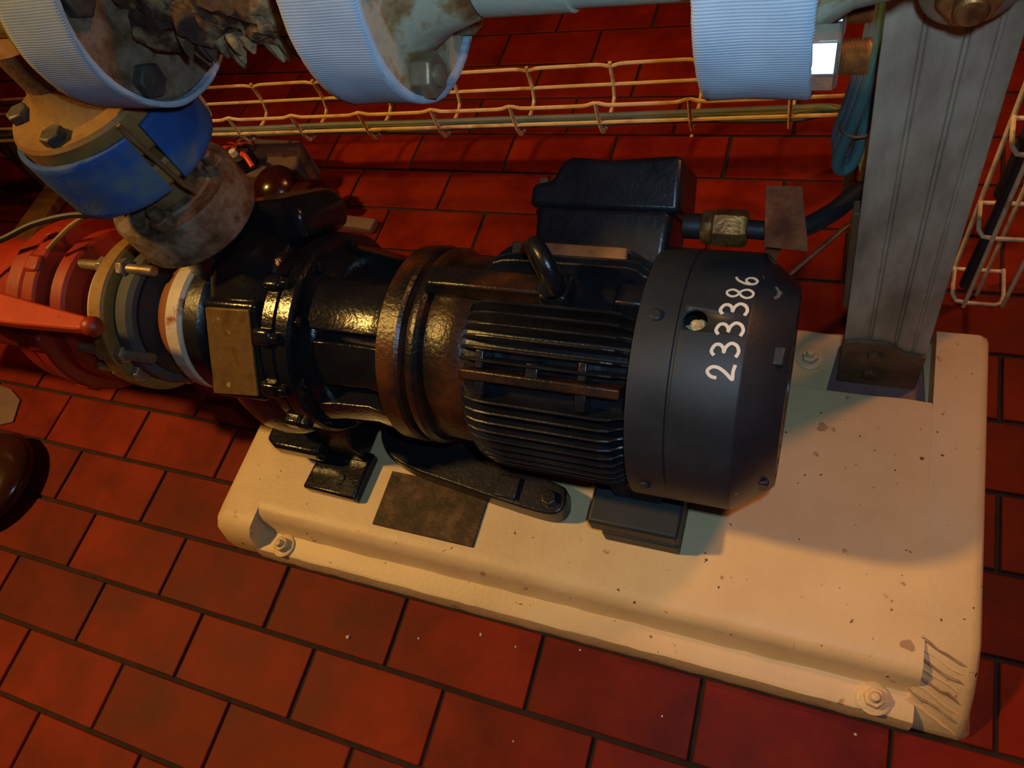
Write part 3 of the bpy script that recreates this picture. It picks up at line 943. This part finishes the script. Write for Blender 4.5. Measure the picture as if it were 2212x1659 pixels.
hd = thing('header_pipe', (0.35, YP, ZP - 0.09), 'long pale green painted overhead pipe with bolted rusty flanges', 'pipe')
obj('pipe', MB().lathe([(-0.9, 0.0), (-0.9, 0.031), (1.15, 0.031), (1.15, 0.0)], HP, seg=40), 'paintpipe', hd)
obj('pipe_sleeve', MB().lathe([(0.432, 0.030), (0.433, 0.0335), (0.497, 0.0335), (0.498, 0.030)], HP, seg=40), 'paintpipe', hd)
# flange pairs
for k, (x0, x1, m_) in enumerate(((0.048, 0.121, 'dirty'), (0.3255, 0.3805, 'greyrust'), (0.592, 0.648, 'greyrust'))):
    xm = (x0 + x1) / 2
    rr = 0.0845
    mb = MB().lathe([(x0, 0.030), (x0, rr - 0.003), (x0 + 0.003, rr), (xm - 0.004, rr), (xm - 0.004, 0.030)], HP, seg=72, closed=True)
    obj('flange', mb, 'brown_paint' if k == 0 else m_, hd)
    hr = (0.040, 0.054, 0.050)[k]
    prf = [(xm + 0.004, 0.030), (xm + 0.004, rr), (x1 - 0.003, rr), (x1, rr - 0.003), (x1, hr + 0.003), (x1 + 0.004, hr), (x1 + 0.020, hr * 0.80), (x1 + 0.045, 0.035), (x1 + 0.052, 0.030)]
    obj('flange', MB().lathe(prf, HP, seg=72, closed=True), m_, hd)
    for a in ([-142, -70, 148, 38] if k == 0 else [-133, -60, 134, 40] if k == 1 else [-148, -70, 120, 30]):
        c = hpt(0, 0.0690, a)
        rn = (0.0150, 0.0165, 0.0180)[k]
        mt = ('darkbolt', 'bolt', 'steel')[k]
        hb = obj('bolt_head', MB().hexa(c + X_ * x1, (1, 0, 0), rn, -0.001, (0.010, 0.0155, 0.0165)[k], (0.45, 0.8, -0.12)[k]), mt, hd, bevel=0.0012)
        if k == 2:
            L_ = [(x1 + 0.010, 0.0)]
            for q in range(8):
                L_ += [(x1 + 0.0165 + q * 0.0018, 0.0090), (x1 + 0.0174 + q * 0.0018, 0.0103)]
            L_ += [(x1 + 0.032, 0.009), (x1 + 0.032, 0.0)]
            obj('thread', MB().lathe(L_, c, (1, 0, 0), 24), 'brass', hb)
        elif k == 1:
            obj('thread', MB().lathe([(x1 + 0.010, 0), (x1 + 0.010, 0.0085), (x1 + 0.018, 0.0085), (x1 + 0.019, 0.007), (x1 + 0.019, 0)], c, (1, 0, 0), 18), 'bolt', hb)
        nl = obj('nut', MB().hexa(c + X_ * x0, (-1, 0, 0), 0.0135, -0.001, 0.0070 if k else 0.013, 0.2), 'bolt' if k else 'brass', hd, bevel=0.0012)
        if k == 0:
            obj('bolt_end', MB().lathe([(0.0, 0), (0.0, 0.0085), (0.030, 0.0085), (0.031, 0.0075), (0.031, 0)], c + X_ * x0, (-1, 0, 0), 18), 'brass', nl)
obj('lagging_core', MB().lathe([(0.14, 0.0), (0.14, 0.036), (0.29, 0.036), (0.29, 0)], HP, seg=30), 'rust', hd)

gl = [('grey cloth flange guard on the rust caked flange with torn lagging', 0.0595, 0.1265, 0.0895),
      ('grey cloth flange guard on the pale flange beside the painted pipe', 0.3235, 0.3845, 0.0885),
      ('light blue grey cloth flange guard beside the shiny hexagon nut', 0.5885, 0.6505, 0.0885)]
for lb, x0, x1, rg in gl:
    g_ = obj('cloth_flange_guard', wrap_band(HP, X_, x0, x1, rg, 0.005, 60, 60 + 352, 140, 0.0006), 'guard', angle=60, origin=(x0, YP, ZP - rg))
    tag(g_, lb, 'flange guard', 'cloth guards on the overhead pipe flanges')

# torn lagging round the pipe: ragged crust with hanging flaps
mb = MB()
segs, rows = 60, 40
vs, fs = [], []
for j in range(rows + 1):
    x = 0.128 + 0.150 * j / rows
    for i in range(segs):
        a = 2 * pi * i / segs
        q = Vector((x * 38, cos(a) * 2.4, sin(a) * 2.4))
        r = 0.042 + 0.010 * noise.noise(q) + 0.005 * noise.noise(q * 3.1) + 0.003 * noise.noise(q * 7)
        if j == 0 or j == rows:
            r = 0.032
        xx = x + 0.010 * noise.noise(q * 1.7 + Vector((9, 1, 4)))
        vs.append((xx, YP + r * cos(a), ZP + r * sin(a)))
for j in range(rows):
    for i in range(segs):
        fs.append((j * segs + i, j * segs + (i + 1) % segs, (j + 1) * segs + (i + 1) % segs, (j + 1) * segs + i))
mb.add(vs, fs)
lag = obj('torn_lagging', mb, 'ragged', angle=70)
tag(lag, 'ragged crumbling brown lagging torn open round the overhead pipe', 'pipe lagging')
for k in range(13):
    x = 0.165 + 0.0088 * k + random.uniform(-0.004, 0.004)
    a = radians(random.uniform(-160, -112))
    p0 = Vector((x, YP + 0.040 * cos(a), ZP + 0.040 * sin(a)))
    L_ = random.uniform(0.010, 0.020)
    d1 = Vector((random.uniform(0.2, 0.8), cos(a), sin(a) - 0.4)).normalized()
    pts = [p0 + d1 * L_ * t + Vector((0, 0, -0.003 * t * t)) for t in (0, 0.35, 0.7, 1.0)]
    obj('lagging_flap', MB().tube(pts, [0.0075, 0.006, 0.004, 0.0012], 6), 'ragged', lag, smooth=False)

# ------------------------------------------------------------------ channel post with shoe
post = thing('steel_post', (0.756, 0.416, 0.029), 'weathered grooved steel channel post standing on the back ledge of the cream plinth', 'post')
TILT = Matrix.Rotation(radians(-2.4), 3, 'Y')
PC = Vector((0.756, 0.402, 0.029))


def pw(x, y, z):
    return PC + TILT @ Vector((x, y, z))


prof = [(-0.045, 0.0), (-0.020, 0.0), (-0.0185, 0.003), (-0.0165, 0.003), (-0.015, 0.0), (0.008, 0.0), (0.0095, 0.0035), (0.0115, 0.0035), (0.013, 0.0), (0.028, 0.0), (0.029, 0.002), (0.031, 0.002),
        (0.032, 0.0), (0.045, 0.0), (0.045, 0.028), (0.041, 0.028), (0.041, 0.006), (-0.041, 0.006), (-0.041, 0.028), (-0.045, 0.028)]
vs, fs = [], []
k = len(prof)
for z in (0.0, 0.95):
    vs += [pw(x, y, z) for x, y in prof]
fs = [(i, (i + 1) % k, (i + 1) % k + k, i + k) for i in range(k)] + [tuple(range(k - 1, -1, -1)), tuple(range(k, 2 * k))]
obj('channel', MB().add(vs, fs), 'post', post, bevel=0.0012, smooth=False)
mb = MB()
sp = [(-0.049, 0.003), (-0.050, 0.100), (-0.035, 0.106), (-0.002, 0.106), (0.018, 0.088), (0.042, 0.084), (0.043, 0.003)]
mb.prism(sp, PC, X_, Z_, Y_, -0.005, 0.020)
sh = obj('shoe', mb, 'shoe', post, bevel=0.002)
for (x, z) in ((-0.012, 0.078), (-0.012, 0.036)):
    obj('shoe_bolt', MB().hexa(PC + Vector((x, -0.005, z)), (0, -1, 0), 0.009, -0.001, 0.006, 0.4), 'shoe', sh, bevel=0.001)
obj('base_flange', MB().prism([(-0.060, -0.026), (0.056, -0.026), (0.050, 0.05), (-0.050, 0.05)], PC, X_, Y_, Z_, 0.0, 0.006), 'scrap', post, bevel=0.002)
mb = MB().box(pw(-0.048, 0.014, 0.24), (0.008, 0.018, 0.16), TILT)
obj('side_strip', mb, 'shoe', post, bevel=0.002)
ck = pw(0.002, -0.001, 0.586)
cb = MB().lathe([(0.0, 0.0), (0.0, 0.012), (0.034, 0.012), (0.034, 0.028), (0.037, 0.030), (0.041, 0.030), (0.043, 0.027), (0.043, 0)], ck, (0, -1, 0), 40)
cbo = obj('clamp_washer', cb, 'bolt', post)
obj('clamp_nut', MB().hexa(ck, (0, -1, 0), 0.020, 0.042, 0.058, 0.2), 'brass', cbo, bevel=0.0015)
obj('clamp_stud', MB().lathe([(0.05, 0), (0.05, 0.010), (0.068, 0.010), (0.070, 0.008), (0.070, 0)], ck, (0, -1, 0), 20), 'brass', cbo)

# ------------------------------------------------------------------ motor supply cable, gland, tag plate
gy, gz = 0.380, 0.349
gd = thing('cable_gland', (0.575, gy, gz - 0.018), 'corroded brass cable gland screwed into the motor terminal box', 'cable gland')
gp = Vector((0, gy, gz))
obj('gland_sleeve', MB().lathe([(0.535, 0), (0.535, 0.013), (0.552, 0.013), (0.556, 0.011), (0.556, 0)], gp, seg=24), 'rubber', gd)
obj('gland_ring', MB().lathe([(0.553, 0), (0.553, 0.0155), (0.556, 0.017), (0.563, 0.017), (0.565, 0.015), (0.565, 0)], gp, seg=28), 'brass', gd)
obj('gland_nut', MB().hexa(gp, (1, 0, 0), 0.0195, 0.565, 0.598, 0.5), 'brass', gd, bevel=0.001)
pts = spline([(0.590, gy, gz), (0.640, gy + 0.002, gz - 0.001), (0.672, gy + 0.030, gz - 0.006), (0.695, gy + 0.066, gz - 0.014), (0.72, gy + 0.085, gz - 0.026), (0.745, 0.49, gz - 0.06), (0.752, 0.53, gz - 0.18), (0.755, 0.56, 0.0095)], 8)
tag(obj('supply_cable', MB().tube(pts, 0.0095, 12), 'rubber'), 'thick black motor supply cable running behind the steel post', 'cable')
tn = Vector((0, -0.74, 0.67))
tu = Vector((0, 0.67, 0.74))
mb = MB().prism([(-0.017, -0.030), (0.024, -0.032), (0.011, 0.028), (-0.021, 0.028)], (0.633, gy - 0.004, gz + 0.026), X_, tu, tn, -0.0015, 0.0015)
tg = thing('bent_metal_tag', (0.633, gy, gz - 0.03), 'bent rusty copper coloured sheet metal tag over the supply cable', 'metal tag')
obj('tag_sheet', mb, 'copper', tg, bevel=0.0006)
obj('tag_leg', MB().box((0.624, gy - 0.010, gz - 0.016), (0.014, 0.003, 0.060), Matrix.Rotation(radians(14), 3, 'Y')), 'copper', tg, bevel=0.0006)
tag(obj('thin_rod', MB().tube([(0.630, 0.513, 0.004), (0.632, 0.513, 0.10), (0.700, 0.600, 0.11), (0.705, 0.604, 0.30)], 0.0035, 8), 'darkbolt'),
    'thin grey bent rod on the floor behind the fan cover', 'rod')

# ------------------------------------------------------------------ wire cable tray along the back


def ty(x, back):  # tray runs almost parallel to the base
    return (0.712 if not back else 0.802) + 0.042 * (x - 0.1)


tray = thing('wire_cable_tray', (0.0, 0.755, 0.138), 'long tarnished wire basket cable tray running behind the pump', 'cable tray')
XS = [-0.72 + 0.136 * k for k in range(11)]
XS = [x - 0.038 for x in XS]
for back, z, nm_ in ((True, 0.200, 1), (True, 0.162, 0), (False, 0.200, 1), (False, 0.168, 0)):
    pts = []
    x = -1.15
    while x <= 0.70:
        d = 0.0
        if nm_:
            for q in XS:
                d += (0.005 if not back else -0.004) * math.exp(-((x - q) / 0.011) ** 2)
        pts.append((x, ty(x, back), z + d))
        x += 0.009
    obj('long_wire', MB().tube(pts, 0.0031, 7), 'wire', tray)
for q in XS:
    f_, b_ = ty(q, False), ty(q, True)
    pts = [(q, f_ - 0.001, 0.206), (q, f_ - 0.0015, 0.19), (q, f_, 0.16), (q, f_ + 0.006, 0.143), (q, f_ + 0.018, 0.1375), (q, b_ - 0.018, 0.1375), (q, b_ - 0.006, 0.143), (q, b_, 0.16),
           (q, b_, 0.19), (q, b_, 0.203)]
    obj('cross_wire', MB().tube(pts, 0.0031, 7), 'wire', tray)
for q in (-1.05, -0.56, 0.69):
    obj('tray_leg', MB().box((q, ty(q, False) + 0.045, 0.069), (0.012, 0.060, 0.138)), 'darkbolt', tray, bevel=0.001)
# teal cables lying in it, one object each
lbs = ['teal sheathed cable lying along the wire tray', 'grey blue cable lying along the wire tray', 'yellow green cable lying along the wire tray']
for k, (mt, off, zz) in enumerate((('teal', 0.016, 0.153), ('teal2', 0.036, 0.147), ('green', 0.026, 0.149))):
    pts = [(-1.1, ty(-1.1, False) + off, zz)]
    for i in range(1, 12):
        x = -1.1 + i * 0.155
        pts.append((x, ty(x, False) + off + 0.007 * noise.noise(Vector((x * 7, k * 5, 0))), zz + 0.003 * noise.noise(Vector((x * 9, k * 5, 4)))))
    e = 0.006 * k
    pts += [(0.655, 0.752 + e, 0.158), (0.690, 0.72 + e, 0.150 + e), (0.712, 0.66 + e, 0.12 + e), (0.718, 0.60 + e, 0.20)]
    o = obj('tray_cable', MB().tube(spline(pts, 6), 0.0058 if mt != 'green' else 0.0034, 8), mt)
    tag(o, {'teal': lbs[0], 'teal2': lbs[1], 'green': lbs[2]}[mt], 'cable', 'cables in the wire tray')
# cable loops hanging down the side of the post
for k, mt in enumerate(('teal', 'teal2', 'teal2')):
    e = k * 0.008
    pts = [(0.690 - e * 0.4, 0.452 + e, 0.80), (0.691 - e * 0.5, 0.452 + e, 0.60), (0.690 - e * 0.5, 0.452 + e, 0.50), (0.682 - e * 0.5, 0.452 + e, 0.43), (0.674 - e * 0.4, 0.452 + e, 0.39),
           (0.671, 0.452 + e, 0.366), (0.677, 0.456 + e, 0.353 - e * 0.3), (0.686, 0.460 + e, 0.362), (0.690, 0.466 + e, 0.39), (0.694, 0.474 + e, 0.46), (0.700, 0.480 + e, 0.80)]
    o = obj('cable_loop', MB().tube(spline(pts, 7), 0.0055, 10), mt)
    tag(o, 'teal cable loop hanging beside the steel post' if mt == 'teal' else ('grey blue cable loop hanging between the teal loop and the tray' if k == 1 else 'grey blue cable loop hanging closest to the wire tray end'), 'cable', 'cable loops by the post')
tag(obj('cable_tie', MB().torus((0.684, 0.460, 0.408), (0.1, 0, 1), 0.0155, 0.0012, 28, 8), 'rust'), 'thin reddish brown tie round the hanging cable loops', 'cable tie')

# vertical tray to the right of the post
vt = thing('vertical_cable_tray', (0.858, 0.54, 0.055), 'upright wire cable tray with black cables to the right of the steel post', 'cable tray')
for (x, y, z0) in ((0.845, 0.518, 0.052), (0.886, 0.518, 0.060), (0.870, 0.575, 0.0), (0.832, 0.575, 0.060)):
    obj('long_wire', MB().tube([(x, y, z0), (x, y, 0.90)], 0.0026, 8), 'wire', vt)
for k in range(7):
    z = 0.060 + k * 0.127
    pts = [(0.832, 0.575, z), (0.831, 0.545, z), (0.831, 0.530, z), (0.835, 0.521, z), (0.845, 0.519, z), (0.878, 0.519, z), (0.884, 0.522, z), (0.887, 0.533, z), (0.887, 0.575, z)]
    obj('rung_wire', MB().tube(pts, 0.0026, 8), 'wire', vt)
    pts = [(0.832, 0.575, z - 0.004), (0.887, 0.575, z - 0.004)]
    obj('rung_wire', MB().tube(pts, 0.0026, 8), 'wire', vt)
for k, (x0, y0_, z0, r) in enumerate(((0.842, 0.536, 0.075, 0.0075), (0.846, 0.553, 0.22, 0.0095))):
    pts = spline([(x0, y0_, z0), (x0 + 0.004, y0_, z0 + 0.2), (x0 + 0.002, y0_, 0.6), (x0, y0_, 0.88)], 6)
    o = obj('tray_cable_black', MB().tube(pts, r, 10), 'rubber')
    o.name = 'black_cable'
    tag(o, ('thin black cable hanging full length in the upright tray', 'thicker black cable ending part way down the upright tray')[k], 'cable', 'black cables in the upright tray')

# ------------------------------------------------------------------ things in the background on the left
va = thing('small_red_valve', (-0.31, 0.655, 0), 'small dark red glossy valve standing on the tiles behind the pump', 'valve')
obj('valve_bulb', MB().lathe([(0.0, 0.0), (0.0, 0.040), (0.02, 0.046), (0.05, 0.052), (0.075, 0.048), (0.095, 0.034), (0.103, 0.016), (0.105, 0.0)], (-0.31, 0.655, 0), (0, 0, 1), 36), 'darkred', va)
obj('valve_branch', MB().lathe([(0.02, 0.0), (0.02, 0.030), (0.07, 0.030), (0.072, 0.038), (0.088, 0.038), (0.09, 0.030), (0.105, 0.028), (0.105, 0)], (-0.31, 0.655, 0.050), (1, -0.12, 0), 28), 'darkred', va)
obj('valve_cap', MB().hexa((-0.207, 0.642, 0.066), (1, -0.1, 0.1), 0.010, 0.0, 0.016), 'crumb', va, bevel=0.001)
mb = MB().prism([(-0.45, 0.68), (-0.30, 0.66), (-0.275, 0.70), (-0.30, 0.765), (-0.46, 0.77)], (0, 0, 0), X_, Y_, Z_, 0.0, 0.085)
tag(obj('dusty_block', mb, 'greyblock', bevel=0.006), 'dusty grey brown block on the floor under the wire tray', 'block')
for k, (pp) in enumerate((((-0.428, 0.700, 0.122), (-0.412, 0.705, 0.128), (-0.398, 0.706, 0.122)), ((-0.394, 0.712, 0.122), (-0.379, 0.715, 0.128), (-0.362, 0.715, 0.124)),
                          ((-0.376, 0.688, 0.122), (-0.356, 0.676, 0.128), (-0.338, 0.660, 0.118)))):
    o = obj('red_wire_end', MB().tube(spline([(p[0], p[1], p[2] - 0.0) for p in pp], 5), 0.005, 8), 'redwire')
    tag(o, 'bright red cut wire end on the dark conduit stub behind the pump', 'wire', 'red wire ends behind the pump')
jb = thing('wire_stub', (-0.390, 0.695, 0.084), 'dark upright conduit stub with red wires on the dusty block', 'conduit')
obj('stub_tube', MB().lathe([(0.084, 0), (0.084, 0.022), (0.116, 0.022), (0.119, 0.019), (0.119, 0)], (-0.390, 0.695, 0), (0, 0, 1), 24), 'rubber', jb)
obj('stub_cap', MB().lathe([(0.117, 0), (0.117, 0.009), (0.129, 0.007), (0.129, 0)], (-0.397, 0.689, 0), (0, 0, 1), 16), 'crumb', jb)
tag(obj('flat_bar', MB().box((-0.185, 0.632, 0.007), (0.150, 0.026, 0.014), Matrix.Rotation(radians(-5), 3, 'Z')), 'greyblock', bevel=0.002), 'flat grey steel bar lying on the tiles behind the pump', 'steel bar')
tag(obj('floor_channel', MB().box((-0.992, 0.62, 0.011), (0.068, 0.34, 0.022)), 'brown_paint', bevel=0.002), 'brown steel channel lying on the floor behind the red valve', 'steel bar')
pts = spline([(-0.52, 0.20, 0.375), (-0.42, 0.232, 0.392), (-0.349, 0.257, 0.398), (-0.301, 0.284, 0.402), (-0.24, 0.305, 0.400), (-0.16, 0.300, 0.405), (-0.06, 0.262, 0.46)], 7)
tag(obj('thin_black_wire', MB().tube(pts, 0.0042, 8), 'rubber'), 'thin black wire looped over the red valve flanges', 'wire')
pts = spline([(-0.285, 0.262, 0.378), (-0.245, 0.298, 0.392), (-0.19, 0.318, 0.398), (-0.13, 0.310, 0.392), (-0.075, 0.278, 0.415)], 7)
tag(obj('tan_strap', MB().tube(pts, 0.0035, 8), 'brown_paint'), 'tan cord hanging over the valve flange below the blue guard', 'cord')
# rounded cap and scrap on the floor at far left
mb = MB().lathe([(0.0, 0.0), (0.0, 0.070), (0.012, 0.086), (0.026, 0.094), (0.040, 0.086), (0.050, 0.066), (0.057, 0.036), (0.059, 0.0)], (-0.640, 0.000, 0), (0, 0, 1), 48)
tag(obj('domed_cap', mb, 'browncap', angle=60), 'dark brown glossy domed cap resting on the floor tiles', 'cap')
mb = MB().prism([(-0.80, 0.185), (-0.755, 0.180), (-0.715, 0.163), (-0.698, 0.118), (-0.73, 0.105), (-0.80, 0.112)], (0, 0, 0), X_, Y_, Z_, -0.0005, 0.003)
tag(obj('paper_scrap', mb, 'scrap', bevel=0.0006), 'grey pink scrap of card lying flat on the tiles', 'scrap')
for (x, y, s) in ((0.139, -0.073, 0.0030), (0.323, -0.023, 0.0022), (0.432, 0.868, 0.0034), (0.240, -0.049, 0.0016), (0.373, -0.026, 0.0016), (0.455, -0.009, 0.0015),
                  (0.770, -0.018, 0.0016), (0.567, -0.056, 0.0014), (0.402, -0.131, 0.0013)):
    c = Vector((x, y, 0.0))
    mb = MB()
    n_ = 7
    mb.lathe([(0.0, s * 0.8), (s * 0.5, s), (s * 1.0, s * 0.6), (s * 1.2, 0.0)], c, (0, 0, 1), n_, rf=lambda t, r, a, c=c: r * (1 + 0.3 * noise.noise(Vector((cos(a) * 2, sin(a) * 2, c.x * 50)))))
    o = obj('crumb', mb, 'crumb', smooth=False)
    tag(o, 'tiny pale crumb of debris on the red floor tiles', 'crumb', 'crumbs on the floor')
